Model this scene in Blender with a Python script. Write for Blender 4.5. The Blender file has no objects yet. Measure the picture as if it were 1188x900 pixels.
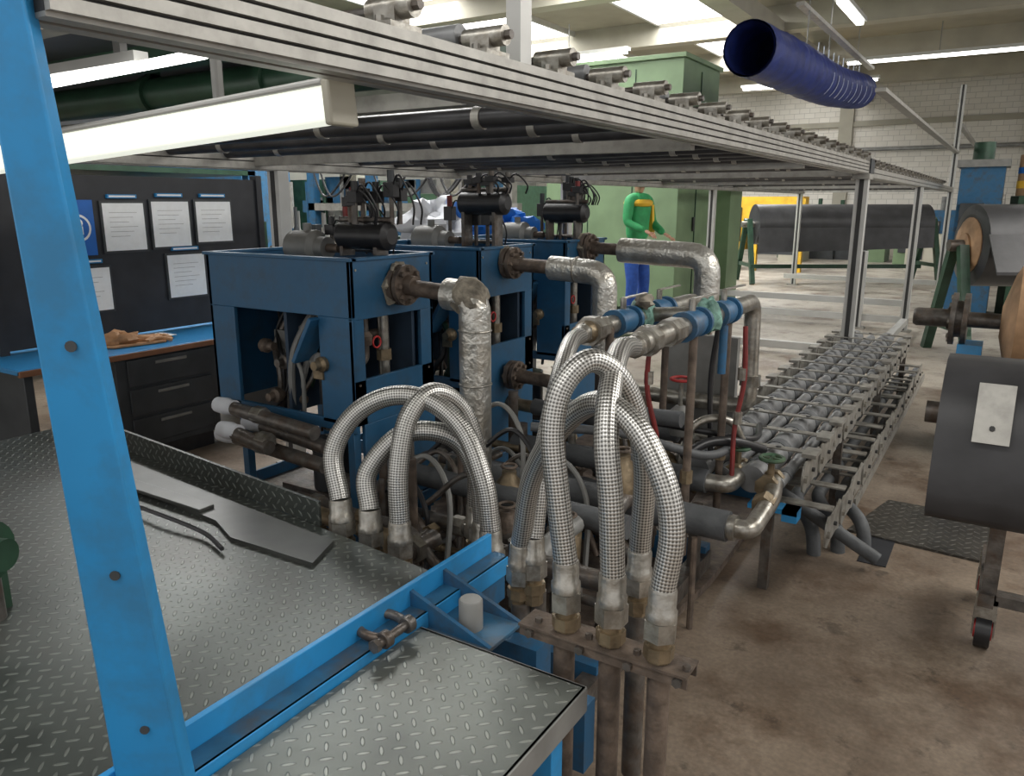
import bpy, math, random
from mathutils import Vector, Matrix, noise
random.seed(4)
V=Vector
scene=bpy.context.scene
# ------------------------------------------------------------------ materials
def mat(name,col,rough=.5,metal=0.,var=.15,scale=8.,bump=0.,bscale=None,dirt=None,dirtamt=.5,dscale=3.,emit=0,detail=4,bd=.01):
    m=bpy.data.materials.new(name);m.use_nodes=True
    nt=m.node_tree;N=nt.nodes;L=nt.links
    p=N['Principled BSDF'];p.inputs['Roughness'].default_value=rough;p.inputs['Metallic'].default_value=metal
    tc=N.new('ShaderNodeTexCoord')
    n=N.new('ShaderNodeTexNoise');n.inputs['Scale'].default_value=scale;n.inputs['Detail'].default_value=detail
    L.new(tc.outputs['Object'],n.inputs['Vector'])
    r=N.new('ShaderNodeValToRGB')
    r.color_ramp.elements[0].position=.3;r.color_ramp.elements[1].position=.7
    c0=[max(0,c*(1-var)) for c in col];c1=[min(1,c*(1+var)) for c in col]
    r.color_ramp.elements[0].color=(*c0,1);r.color_ramp.elements[1].color=(*c1,1)
    L.new(n.outputs['Fac'],r.inputs['Fac'])
    out=r.outputs['Color']
    if dirt:
        n2=N.new('ShaderNodeTexNoise');n2.inputs['Scale'].default_value=dscale;n2.inputs['Detail'].default_value=6;n2.inputs['Roughness'].default_value=.65
        L.new(tc.outputs['Object'],n2.inputs['Vector'])
        r2=N.new('ShaderNodeValToRGB');r2.color_ramp.elements[0].position=.45;r2.color_ramp.elements[1].position=.66
        r2.color_ramp.elements[0].color=(0,0,0,1);r2.color_ramp.elements[1].color=(dirtamt,)*3+(1,)
        L.new(n2.outputs['Fac'],r2.inputs['Fac'])
        mx=N.new('ShaderNodeMixRGB');mx.inputs['Color2'].default_value=(*dirt,1)
        L.new(r2.outputs['Color'],mx.inputs['Fac']);L.new(out,mx.inputs['Color1']);out=mx.outputs['Color']
    L.new(out,p.inputs['Base Color'])
    if bump:
        b=N.new('ShaderNodeBump');b.inputs['Strength'].default_value=bump;b.inputs['Distance'].default_value=bd
        n3=N.new('ShaderNodeTexNoise');n3.inputs['Scale'].default_value=bscale or scale*3;n3.inputs['Detail'].default_value=3
        L.new(tc.outputs['Object'],n3.inputs['Vector']);L.new(n3.outputs['Fac'],b.inputs['Height']);L.new(b.outputs['Normal'],p.inputs['Normal'])
    if emit:
        p.inputs['Emission Color'].default_value=(*col,1);p.inputs['Emission Strength'].default_value=emit
    return m
def foil():
    m=mat('foil_insulation',(.60,.59,.55),.34,.72,.18,14,dirt=(.25,.20,.13),dirtamt=.55,dscale=9)
    N=m.node_tree.nodes;L=m.node_tree.links;p=N['Principled BSDF']
    tc=N.new('ShaderNodeTexCoord');n=N.new('ShaderNodeTexNoise');n.inputs['Scale'].default_value=30;L.new(tc.outputs['Object'],n.inputs['Vector'])
    ad=N.new('ShaderNodeMixRGB');ad.inputs['Fac'].default_value=.08;L.new(tc.outputs['Object'],ad.inputs['Color1']);L.new(n.outputs['Color'],ad.inputs['Color2'])
    v=N.new('ShaderNodeTexVoronoi');v.inputs['Scale'].default_value=26;L.new(ad.outputs[0],v.inputs['Vector'])
    b=N.new('ShaderNodeBump');b.inputs['Strength'].default_value=.6;b.inputs['Distance'].default_value=.006;L.new(v.outputs['Distance'],b.inputs['Height']);L.new(b.outputs[0],p.inputs['Normal'])
    return m
def mth(N,L,op,a,b=None,c=None):
    n=N.new('ShaderNodeMath');n.operation=op
    for i,x in enumerate((a,b,c)):
        if x is None:continue
        if isinstance(x,(int,float)):n.inputs[i].default_value=x
        else:L.new(x,n.inputs[i])
    return n.outputs[0]
def checker(name,base,hi,pitch=.03,rough=.4,metal=.5,dirt=(.03,.025,.02),da=.7):
    m=mat(name,base,rough,metal,.35,5,0,dirt=dirt,dirtamt=da,dscale=2.5)
    nt=m.node_tree;N=nt.nodes;L=nt.links;p=N['Principled BSDF']
    col=p.inputs['Base Color'].links[0].from_socket
    tc=N.new('ShaderNodeTexCoord');s=N.new('ShaderNodeSeparateXYZ');L.new(tc.outputs['Object'],s.inputs[0])
    k=.7071/pitch
    z=mth(N,L,'MULTIPLY',s.outputs[2],1.0)
    yy=mth(N,L,'ADD',s.outputs[1],z)
    u=mth(N,L,'MULTIPLY',mth(N,L,'ADD',s.outputs[0],yy),k)
    v=mth(N,L,'MULTIPLY',mth(N,L,'SUBTRACT',s.outputs[0],yy),k)
    fu=mth(N,L,'FLOOR',u);fv=mth(N,L,'FLOOR',v)
    par=mth(N,L,'FLOORED_MODULO',mth(N,L,'ADD',fu,fv),2.)
    lu=mth(N,L,'SUBTRACT',mth(N,L,'FRACT',u),.5);lv=mth(N,L,'SUBTRACT',mth(N,L,'FRACT',v),.5)
    def ell(a,b):
        aa=mth(N,L,'POWER',mth(N,L,'ABSOLUTE',mth(N,L,'DIVIDE',a,.44)),2.)
        bb=mth(N,L,'POWER',mth(N,L,'ABSOLUTE',mth(N,L,'DIVIDE',b,.13)),2.)
        return mth(N,L,'SUBTRACT',1.,mth(N,L,'ADD',aa,bb))
    e1=ell(lu,lv);e2=ell(lv,lu)
    mix=mth(N,L,'ADD',mth(N,L,'MULTIPLY',e1,par),mth(N,L,'MULTIPLY',e2,mth(N,L,'SUBTRACT',1.,par)))
    c=N.new('ShaderNodeClamp');L.new(mth(N,L,'MULTIPLY',mix,2.),c.inputs[0])
    mx=N.new('ShaderNodeMixRGB');L.new(mth(N,L,'MULTIPLY',c.outputs[0],.5),mx.inputs['Fac']);L.new(col,mx.inputs['Color1']);mx.inputs['Color2'].default_value=(*hi,1)
    L.new(mx.outputs[0],p.inputs['Base Color'])
    b=N.new('ShaderNodeBump');b.inputs['Strength'].default_value=.8;b.inputs['Distance'].default_value=.003
    L.new(c.outputs[0],b.inputs['Height']);L.new(b.outputs['Normal'],p.inputs['Normal'])
    return m
def braid():
    m=mat('braided_steel',(.5,.5,.48),.33,.8,.1,10)
    nt=m.node_tree;N=nt.nodes;L=nt.links;p=N['Principled BSDF']
    uv=N.new('ShaderNodeUVMap');s=N.new('ShaderNodeSeparateXYZ');L.new(uv.outputs[0],s.inputs[0])
    a=mth(N,L,'MULTIPLY',s.outputs[0],2*math.pi*11);b=mth(N,L,'MULTIPLY',s.outputs[1],2*math.pi*62)
    s1=mth(N,L,'SINE',mth(N,L,'ADD',a,b));s2=mth(N,L,'SINE',mth(N,L,'SUBTRACT',a,b))
    h=mth(N,L,'MULTIPLY_ADD',mth(N,L,'MULTIPLY',s1,s2),.5,.5)
    r=N.new('ShaderNodeValToRGB');r.color_ramp.elements[0].position=.22;r.color_ramp.elements[1].position=.68
    r.color_ramp.elements[0].color=(.14,.135,.125,1);r.color_ramp.elements[1].color=(.68,.67,.64,1)
    L.new(h,r.inputs['Fac']);L.new(r.outputs[0],p.inputs['Base Color'])
    bp=N.new('ShaderNodeBump');bp.inputs['Strength'].default_value=.35;bp.inputs['Distance'].default_value=.0025
    L.new(h,bp.inputs['Height']);L.new(bp.outputs['Normal'],p.inputs['Normal'])
    return m
def brick(name,c1,c2,mortar,scale=1.):
    m=bpy.data.materials.new(name);m.use_nodes=True;N=m.node_tree.nodes;L=m.node_tree.links;p=N['Principled BSDF'];p.inputs['Roughness'].default_value=.7
    tc=N.new('ShaderNodeTexCoord');mp=N.new('ShaderNodeMapping');mp.inputs['Rotation'].default_value=(math.pi/2,0,0)
    b=N.new('ShaderNodeTexBrick');b.inputs['Color1'].default_value=(*c1,1);b.inputs['Color2'].default_value=(*c2,1);b.inputs['Mortar'].default_value=(*mortar,1)
    b.inputs['Scale'].default_value=scale;b.inputs['Mortar Size'].default_value=.012
    L.new(tc.outputs['Object'],mp.inputs[0]);L.new(mp.outputs[0],b.inputs['Vector']);L.new(b.outputs['Color'],p.inputs['Base Color'])
    return m
def floor_mat():
    m=bpy.data.materials.new('stained_concrete');m.use_nodes=True;N=m.node_tree.nodes;L=m.node_tree.links;p=N['Principled BSDF']
    tc=N.new('ShaderNodeTexCoord')
    def noise(sc,d,ro=.5,off=0):
        v=tc.outputs['Object']
        if off:
            mp=N.new('ShaderNodeMapping');mp.inputs['Location'].default_value=(off,off*.7,0);L.new(v,mp.inputs[0]);v=mp.outputs[0]
        n=N.new('ShaderNodeTexNoise');n.inputs['Scale'].default_value=sc;n.inputs['Detail'].default_value=d;n.inputs['Roughness'].default_value=ro;L.new(v,n.inputs['Vector']);return n.outputs['Fac']
    def ramp(f,a,b,ca,cb):
        r=N.new('ShaderNodeValToRGB');r.color_ramp.elements[0].position=a;r.color_ramp.elements[1].position=b
        r.color_ramp.elements[0].color=(*ca,1);r.color_ramp.elements[1].color=(*cb,1);L.new(f,r.inputs['Fac']);return r.outputs[0]
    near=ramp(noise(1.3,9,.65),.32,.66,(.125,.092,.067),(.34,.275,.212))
    far=ramp(noise(.6,6,.5),.35,.7,(.34,.31,.265),(.50,.47,.41))  # paler distant tone: the floor's reflected light is painted into the colour
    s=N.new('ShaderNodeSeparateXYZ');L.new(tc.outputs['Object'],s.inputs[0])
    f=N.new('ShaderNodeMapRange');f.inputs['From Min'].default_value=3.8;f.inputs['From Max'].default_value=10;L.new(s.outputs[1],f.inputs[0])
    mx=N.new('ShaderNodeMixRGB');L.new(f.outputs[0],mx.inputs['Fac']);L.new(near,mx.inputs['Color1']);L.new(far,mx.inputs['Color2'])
    st=ramp(noise(1.9,10,.72,3.3),.48,.63,(0,0,0),(.8,.8,.8))
    m2=N.new('ShaderNodeMixRGB');L.new(st,m2.inputs['Fac']);L.new(mx.outputs[0],m2.inputs['Color1']);m2.inputs['Color2'].default_value=(.11,.068,.042,1)
    st2=ramp(noise(5.5,8,.7,8.1),.58,.65,(0,0,0),(.6,.6,.6))
    m4=N.new('ShaderNodeMixRGB');L.new(st2,m4.inputs['Fac']);L.new(m2.outputs[0],m4.inputs['Color1']);m4.inputs['Color2'].default_value=(.055,.042,.034,1)
    fine=ramp(noise(60,3),.35,.7,(.82,.82,.82),(1.08,1.06,1.04))
    m3=N.new('ShaderNodeMixRGB');m3.blend_type='MULTIPLY';m3.inputs['Fac'].default_value=1;L.new(m4.outputs[0],m3.inputs['Color1']);L.new(fine,m3.inputs['Color2'])
    L.new(m3.outputs[0],p.inputs['Base Color'])
    rr=ramp(noise(1.5,5),.3,.7,(.30,)*3,(.6,)*3);L.new(rr,p.inputs['Roughness'])
    b=N.new('ShaderNodeBump');b.inputs['Strength'].default_value=.15;b.inputs['Distance'].default_value=.01;L.new(noise(14,6),b.inputs['Height']);L.new(b.outputs[0],p.inputs['Normal'])
    return m
M=dict(
 cab=mat('cabinet_blue',(.024,.115,.235),.42,.1,.15,6,dirt=(.04,.055,.07),dirtamt=.5,dscale=6),
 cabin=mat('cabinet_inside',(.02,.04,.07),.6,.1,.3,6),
 blue=mat('bright_blue_paint',(.024,.27,.60),.42,0,.08,4,dirt=(.05,.15,.25),dirtamt=.5,dscale=6),
 wblue=mat('scuffed_blue_paint',(.03,.12,.22),.45,.1,.3,9,dirt=(.075,.078,.08),dirtamt=.85,dscale=10),
 dblue=mat('worn_blue_paint',(.022,.12,.25),.5,0,.25,9,dirt=(.05,.05,.05),dirtamt=.75,dscale=9),
 alu=mat('aluminium',(.40,.39,.36),.42,.45,.12,14,dirt=(.18,.17,.155),dirtamt=.4,dscale=12),
 alud=mat('aluminium_groove',(.05,.05,.05),.6,.3),
 chain=mat('chain_steel',(.34,.33,.30),.42,.5,.25,20,dirt=(.10,.08,.06),dirtamt=.6,dscale=12),
 white=mat('white_post',(.52,.52,.5),.4,.2,.06,6),
 steel=mat('zinc_steel',(.38,.365,.33),.33,.75,.3,25,.15,60,dirt=(.16,.13,.09),dirtamt=.6,dscale=22),
 dsteel=mat('oily_steel',(.13,.12,.11),.42,.5,.4,20,.3,50,dirt=(.10,.05,.02),dirtamt=.5,dscale=14),
 brass=mat('tarnished_brass',(.25,.195,.125),.42,.65,.35,22,.25,60),
 rust=mat('rusty_steel',(.15,.115,.09),.6,.3,.4,18,.4,50,dirt=(.06,.05,.045),dirtamt=.6,dscale=16),
 foil=foil(),
 rag=mat('insulation_wrap',(.28,.25,.20),.7,.2,.5,25,1.,40),
 braid=braid(),
 ins=mat('grey_foam_insulation',(.085,.09,.095),.6,0,.2,15,.3,40),
 ins2=mat('light_grey_pipe',(.21,.215,.22),.42,.2,.25,12,.2,40),
 black=mat('black_plastic',(.018,.018,.02),.38,0,.3,20),
 dgrey=mat('dark_grey_paint',(.045,.05,.055),.45,.1,.2,8),
 grey=mat('grey_paint',(.22,.22,.21),.5,.1,.2,8),
 plate=checker('dark_checker_plate',(.085,.097,.09),(.28,.30,.275),pitch=.034,rough=.36,da=.65),
 plate2=checker('worn_checker_plate',(.17,.185,.17),(.44,.46,.42),pitch=.036,dirt=(.05,.045,.035),da=.6),
 fplate=checker('floor_checker_plate',(.09,.085,.075),(.2,.19,.17),pitch=.045),
 sheet=mat('oily_sheet',(.075,.078,.073),.33,.4,.35,5),
 red=mat('red_rubber',(.18,.02,.018),.45,0,.3,20),
 redb=mat('red_knob',(.45,.03,.03),.4),
 green=mat('machine_green',(.17,.25,.14),.5,.05,.12,3),
 dgreen=mat('dark_green_paint',(.022,.06,.035),.4,.1,.3,9),
 vgreen=mat('valve_green',(.05,.11,.06),.5,.1,.4,25,dirt=(.1,.09,.06),dirtamt=.6,dscale=30),
 teal=mat('teal_rag',(.16,.30,.25),.75,0,.4,30,.8,40),
 paper=mat('paper',(.90,.92,.93),.7,0,.03,30),
 board=mat('black_board',(.022,.024,.03),.5,0,.25,7),
 sign=mat('sign_blue',(.01,.13,.5),.4),
 desk=mat('desk_blue_top',(.02,.22,.50),.35,0,.1,5),
 wood=mat('wood_edge',(.22,.10,.05),.5),
 rubber=mat('dark_rubber_belt',(.038,.038,.041),.40,0,.3,5,.1,20),
 belt=mat('roller_dark',(.06,.06,.065),.35,.4,.3,10),
 duct=mat('blue_duct_fabric',(.018,.032,.16),.45,0,.3,6,.5,12),
 ring=mat('duct_ring',(.45,.5,.6),.5),
 cardb=mat('brown_paper',(.36,.22,.12),.7,0,.25,8,.5,18),
 yellow=mat('yellow_paint',(.75,.45,.03),.5),
 tube=mat('tube_light',(1,.99,.95),.4,0,0,5,emit=5),
 diff=mat('lamp_diffuser',(.93,.96,.84),.35,0,.02,5,emit=.8),
 sky=mat('skylight_glass',(1,1,1),.4,0,0,5,emit=4),
 ceil=mat('ceiling_paint',(.30,.28,.22),.8,0,.1,2),
 cbeam=mat('ceiling_beam',(.36,.34,.28),.8,0,.1,2),
 wallw=brick('white_brick',(.74,.71,.65),(.67,.64,.58),(.48,.46,.42),1.6),
 wall=mat('side_wall_paint',(.40,.40,.36),.8,0,.1,2),
 skin=mat('skin',(.50,.28,.19),.5,0,.08,12), hair=mat('hair',(.05,.03,.02),.6),
 jack=mat('green_jacket',(.03,.30,.10),.7,0,.15,14,.3,30), jeans=mat('blue_trousers',(.02,.08,.36),.8,0,.2,20,.3,50),
 beige=mat('beige_paint',(.48,.46,.38),.5,0,.06,4), floor=floor_mat(),
 bag=mat('white_cloth',(.66,.68,.72),.8,0,.1,6,.5,8), tbrown=mat('leather_brown',(.42,.22,.10),.6,0,.3,15),
)
# ------------------------------------------------------------------ mesh builder
def basis(d):
    d=V(d).normalized();u=d.cross(V((0,0,1)))
    if u.length<1e-3:u=d.cross(V((0,1,0)))
    u.normalize();return d,u,d.cross(u).normalized()
class B:
    def __init__(s,name,bevel=0):
        s.n=name;s.v=[];s.f=[];s.uv=[];s.m=[];s.s=[];s.ml=[];s.bev=bevel
    def add(s,vs,fs,m,sm=False,uvs=None):
        if m not in s.ml:s.ml.append(m)
        o=len(s.v);s.v+= [tuple(x) for x in vs];mi=s.ml.index(m)
        for i,f in enumerate(fs):
            s.f.append([o+k for k in f]);s.m.append(mi);s.s.append(sm)
            s.uv.append(uvs[i] if uvs else [(0,0)]*len(f))
    def obox(s,c,sz,m,R=None):
        R=R or Matrix.Identity(3);c=V(c);h=V(sz)/2
        vs=[c+R@V((x*h.x,y*h.y,z*h.z)) for x in(-1,1) for y in(-1,1) for z in(-1,1)]
        s.add(vs,[(0,1,3,2),(4,6,7,5),(0,4,5,1),(2,3,7,6),(0,2,6,4),(1,5,7,3)],m)
    def box(s,x0,x1,y0,y1,z0,z1,m):
        s.obox(((x0+x1)/2,(y0+y1)/2,(z0+z1)/2),(abs(x1-x0),abs(y1-y0),abs(z1-z0)),m)
    def bar(s,p0,p1,w,h,m,up=(0,0,1)):
        p0=V(p0);p1=V(p1);d=(p1-p0);l=d.length;d.normalize();u=d.cross(V(up))
        if u.length<1e-3:u=d.cross(V((0,1,0)))
        u.normalize();k=u.cross(d)
        R=Matrix((d,u,k)).transposed();s.obox((p0+p1)/2,(l,w,h),m,R)
    def rev(s,p,d,prof,m,seg=16,sm=True):
        p=V(p);d,u,w=basis(d);vs=[];fs=[]
        for (t,r) in prof:
            for j in range(seg):
                a=2*math.pi*(j+.5)/seg;vs.append(p+d*t+(u*math.cos(a)+w*math.sin(a))*r)
        n=len(prof)
        for i in range(n-1):
            for j in range(seg):
                k=(j+1)%seg;fs.append((i*seg+j,i*seg+k,(i+1)*seg+k,(i+1)*seg+j))
        s.add(vs,fs,m,sm)
        s.add(vs[:seg],[tuple(range(seg))[::-1]],m);s.add(vs[-seg:],[tuple(range(seg))],m)
    def cyl(s,p0,p1,r,m,seg=16,r1=None,sm=True):
        p0=V(p0);d=V(p1)-p0;s.rev(p0,d,[(0,r),(d.length,r if r1 is None else r1)],m,seg,sm)
    def tube(s,pts,r,m,seg=12,res=7,lin=False,caps=True):
        pts=[V(p) for p in pts]
        if lin:P=pts
        else:
            P=[];q=[pts[0]*2-pts[1]]+pts+[pts[-1]*2-pts[-2]]
            for i in range(1,len(q)-2):
                a,b,c,d=q[i-1:i+3]
                for k in range(res):
                    t=k/res;P.append(.5*((2*b)+(c-a)*t+(2*a-5*b+4*c-d)*t*t+(3*b-a-3*c+d)*t**3))
            P.append(pts[-1])
        vs=[];fs=[];uv=[];ln=[0]
        for i in range(1,len(P)):ln.append(ln[-1]+(P[i]-P[i-1]).length)
        tg=[(P[min(i+1,len(P)-1)]-P[max(i-1,0)]).normalized() for i in range(len(P))]
        _,u,_=basis(tg[0])
        for i,p in enumerate(P):
            u=(u-tg[i]*u.dot(tg[i])).normalized();w=tg[i].cross(u)
            rr=r(i/(len(P)-1)) if callable(r) else r
            for j in range(seg):
                a=2*math.pi*j/seg;vs.append(p+(u*math.cos(a)+w*math.sin(a))*rr)
        for i in range(len(P)-1):
            for j in range(seg):
                k=(j+1)%seg;fs.append((i*seg+j,i*seg+k,(i+1)*seg+k,(i+1)*seg+j))
                uv.append([(j/seg,ln[i]),((j+1)/seg,ln[i]),((j+1)/seg,ln[i+1]),(j/seg,ln[i+1])])
        s.add(vs,fs,m,True,uv)
        if caps:
            s.add(vs[:seg],[tuple(range(seg))[::-1]],m);s.add(vs[-seg:],[tuple(range(seg))],m)
    def pipe(s,pts,r,m,bend=.06,seg=12,n=6):
        pts=[V(p) for p in pts];P=[pts[0]]
        for i in range(1,len(pts)-1):
            a,b,c=pts[i-1:i+2];d0=(a-b);d1=(c-b);k=min(bend,d0.length*.49,d1.length*.49)
            A=b+d0.normalized()*k;C=b+d1.normalized()*k
            for q in range(n+1):
                t=q/n;P.append(A*(1-t)**2+b*2*t*(1-t)+C*t*t)
        P.append(pts[-1]);s.tube(P,r,m,seg,lin=True)
    def poly(s,pts,ex,m,sm=False):
        pts=[V(p) for p in pts];ex=V(ex);n=len(pts);vs=pts+[p+ex for p in pts]
        s.add(vs,[tuple(range(n))[::-1],tuple(range(n,2*n))],m)
        s.add(vs,[(i,(i+1)%n,n+(i+1)%n,n+i) for i in range(n)],m,sm)
    def ball(s,c,r,m,seg=14,sc=(1,1,1),lump=0,R=8):
        c=V(c);vs=[];fs=[]
        for i in range(R+1):
            ph=math.pi*i/R
            for j in range(seg):
                a=2*math.pi*j/seg;n=V((math.sin(ph)*math.cos(a)*sc[0],math.sin(ph)*math.sin(a)*sc[1],math.cos(ph)*sc[2]))
                k=1+lump*noise.noise(n*2.3+c) if lump else 1
                vs.append(c+n*r*k)
        for i in range(R):
            for j in range(seg):
                k=(j+1)%seg;fs.append((i*seg+j,(i+1)*seg+j,(i+1)*seg+k,i*seg+k))
        s.add(vs,fs,m,True)
    def torus(s,c,ax,R,r,m,seg=24,ss=8,a0=0,a1=2*math.pi):
        c=V(c);d,u,w=basis(ax)
        s.tube([c+(u*math.cos(a0+(a1-a0)*i/seg)+w*math.sin(a0+(a1-a0)*i/seg))*R for i in range(seg+1)],r,m,ss,lin=True,caps=False)
    def done(s,parent=None):
        me=bpy.data.meshes.new(s.n);me.from_pydata(s.v,[],s.f)
        for k in s.ml:me.materials.append(M[k])
        me.polygons.foreach_set('material_index',s.m);me.polygons.foreach_set('use_smooth',s.s)
        ul=me.uv_layers.new(name='UVMap');flat=[c for f in s.uv for p in f for c in p];ul.data.foreach_set('uv',flat)
        me.update()
        try:me.set_sharp_from_angle(angle=math.radians(42))
        except Exception:pass
        o=bpy.data.objects.new(s.n,me);scene.collection.objects.link(o)
        if s.bev:
            b=o.modifiers.new('bevel','BEVEL');b.width=s.bev;b.segments=2;b.limit_method='ANGLE';b.angle_limit=math.radians(50)
        if parent:o.parent=parent
        return o
def bolt(b,p,d,r=.009,m='dsteel',h=.012):b.rev(p,d,[(0,r),(h,r)],m,6,False)
# ------------------------------------------------------------------ room
b=B('floor');b.box(-16,10,-6,27,-.2,0,'floor');b.done()
b=B('wall_back');b.box(-16,10,27,27.3,0,5.2,'wallw');b.box(-16,10,26.9,27,3.9,4.05,'cbeam')
for x in range(-15,10,5):b.box(x,x+.4,26.85,27,0,5.2,'cbeam')
b.cyl((-16,26.8,3.2),(10,26.8,3.2),.06,'grey',8);b.box(-16,10,26.97,27,0,1.2,'beige')
b.done()
b=B('wall_left');b.box(-16.3,-16,-6,27,0,5.2,'wall');b.done()
b=B('ceiling');b.box(-16,10,-6,27.3,5.2,5.4,'ceil')
for y in range(-4,27,4):b.box(-16,10,y,y+.35,4.75,5.2,'cbeam')
for x in (-12,-4.5,3):b.box(x,x+.4,-6,27,4.6,4.9,'cbeam')
b.done()
k=0
for x in (-10.5,-6.6):
    for y in (5,9,13,17,22.5):
        k+=1;b=B('window_%d'%k);b.box(x,x+1.9,y,y+3.4,5.14,5.19,'sky');b.box(x-.06,x,y-.06,y+3.46,5.1,5.2,'white');b.box(x+1.9,x+1.96,y-.06,y+3.46,5.1,5.2,'white');b.done()
for (x,y,L2,ax) in ((-2.4,13,1.6,'y'),(-1.6,17.5,3.2,'x'),(-4.5,20,3,'x'),(.6,14,2.5,'y'),(-7.6,14,2.4,'x')):
    b=B('ceiling_strip_light')
    dx,dy=(L2/2,.05) if ax=='x' else (.05,L2/2)
    b.box(x-dx-.04,x+dx+.04,y-dy-.04,y+dy+.04,4.32,4.38,'white');b.box(x-dx,x+dx,y-dy,y+dy,4.27,4.32,'tube')
    b.cyl((x,y,4.38),(x,y,4.9),.01,'grey',6);b.done()
# ------------------------------------------------------------------ conveyor
b=B('roller_conveyor')
def beamY(x,y0,y1,z0,z1,n=3,t=.075):
    b.box(x-t,x,y0,y1,z0,z1,'alud')
    H=(z1-z0);g=.006
    w=(H-g*(n-1))/n
    for i in range(n):
        za=z0+i*(w+g);b.box(x-.001,x+.012,y0,y1,za,za+w,'alu')
        b.box(x-t-.012,x-t+.001,y0,y1,za,za+w,'alu')
    for (xa,xb) in ((x-t,x-t*.6),(x-t*.4,x)):
        b.box(xa,xb,y0,y1,z0-.006,z0,'alu');b.box(xa,xb,y0,y1,z1,z1+.006,'alu')
beamY(-1.0,.545,6.75,1.822,1.908,4)
beamY(-1.02,6.78,16.5,1.80,1.87,2)
beamY(-3.6,.55,16.5,1.785,1.865,2)
for y in (3.0,4.9,6.5,9,12,16.3):b.box(-3.6,-1.09,y,y+.045,1.80,1.85,'alu')
y=2.15
while y<16:
    b.cyl((-3.6,y,1.865),(-1.09,y,1.865),.033,'belt',12)
    for x in (-3.2,-2.2,-1.5):b.cyl((x,y,1.865),(x+.03,y,1.865),.037,'alu',12)
    y+=.34 if y<8 else .7
y=.9
i=0
while y<14:
    z=1.914 if y<6.7 else 1.876
    b.box(-1.07,-1.0,y-.045,y+.045,z,z+.01,'steel');b.box(-1.06,-1.01,y-.022,y+.022,z,z+.04,'steel')
    b.cyl((-1.085,y,z+.04),(-.98,y,z+.04),.022,'steel',14);b.cyl((-1.3,y,z+.04),(-.965,y,z+.04),.010,'dsteel',8)
    bolt(b,(-1.035,y-.035,z+.01),(0,0,1),.009,'steel');bolt(b,(-1.035,y+.035,z+.01),(0,0,1),.009,'steel')
    if i%2==0:b.cyl((-1.5,y,z+.05),(-1.1,y,z+.05),.026,'ins2',12)
    i+=1;y+=.31
for (x,y,z) in ((-1.04,6.7,1.82),(-3.64,6.7,1.78),(-1.05,11,1.79),(-3.64,11,1.78),(-1.05,16.3,3.6),(-3.64,16.3,1.78),(-1.6,11,1.0),(-3.64,3.2,1.78)):
    b.box(x-.04,x+.05,y-.04,y+.04,.02,z,'white');b.box(x-.1,x+.1,y-.08,y+.08,0,.02,'alu')
    b.box(x-.012,x+.02,y-.044,y-.04,.02,z,'alud')
b.box(-1.1,-.98,6.62,6.8,1.78,1.95,'alu');b.box(-.985,-.975,6.62,6.8,1.82,1.93,'dgrey')
b.box(-1.07,-1.03,1.66,1.71,1.91,3.6,'white')
for (y,z) in((8.6,.06),(11,.1),(11.3,.28),(15.5,.2)):b.box(-3.64,-1.05,y,y+.08,z,z+.08,'white')
b.box(-1.08,-1.0,6.7,11,.10,.17,'white')
b.box(-1.06,-.98,16.3,22,2.9,2.96,'alu');b.box(-1.06,-.98,7,16.3,2.45,2.48,'alu')
b.box(-4.4,-1.9,.45,2.05,2.07,2.09,'dgrey')  # added dark deck sheet, hides the ceiling so the gap stays dark
for y in(.9,1.55,2.0):b.box(-4.4,-1.85,y,y+.05,2.0,2.07,'dgreen')
b.box(-4.3,-1.1,1.95,2.0,1.88,1.93,'alu');b.box(-1.95,-1.88,.5,2.05,2.03,2.09,'dgrey');b.box(-1.95,-1.1,.7,.74,1.86,1.9,'alu')
b.done()
b=B('overhead_green_pipe');b.cyl((-4.3,1.75,1.965),(-1.12,1.75,1.965),.055,'dgreen',20)
for x in(-3.6,-2.6,-2.0):
    b.rev((x,1.75,1.965),(1,0,0),[(0,.068),(.03,.068)],'dgreen',20);b.box(x,x+.03,1.73,1.77,2.0,2.07,'dgreen')
b.done()
b=B('fluorescent_fixture',.005)
p0=V((-1.13,1.15,1.785));p1=V((-2.9,1.15,1.695))
b.bar(p0,p1,.06,.066,'diff');b.bar(p0+V((0,0,.038)),p1+V((0,0,.038)),.075,.014,'white');b.bar(p0+V((.02,0,.002)),p0,.074,.084,'beige')
for t in(.2,.8):
    q=p0.lerp(p1,t);b.box(q.x,q.x+.02,1.14,1.16,q.z+.03,2.07,'grey')
b.done()
b=B('batten_tube_light');b.cyl((-2.7,1.30,1.93),(-1.6,1.22,1.93),.012,'tube',12)
b.box(-2.75,-1.9,1.24,1.28,1.945,1.97,'white')
for x in(-2.7,-2.0):b.box(x,x+.03,1.25,1.27,1.96,2.07,'grey')
b.done()
# ------------------------------------------------------------------ blue leaning post
b=B('blue_steel_post',.004)
bt=V((-1.19,.67,.62));tp=V((-1.045,.525,1.81));d=(tp-bt).normalized()
uu=V((.80,.60,0)).normalized();kk=V((-.6,.8,0)).normalized()
def ring(p,w,t):return [p+uu*w+kk*t,p-uu*w+kk*t,p-uu*w-kk*t,p+uu*w-kk*t]
A=ring(bt-d*.08,.061,.025);C=ring(tp+d*.5,.017,.012)
b.add(A+C,[(0,3,2,1),(4,5,6,7),(0,1,5,4),(1,2,6,5),(2,3,7,6),(3,0,4,7)],'blue')
for t in (.10,.42,.80):
    b.rev(bt+d*t-kk*(.0252-.0072*t)+uu*.008,-kk,[(0,.008),(.0025,.008)],'dgrey',12)
b.done()
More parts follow.
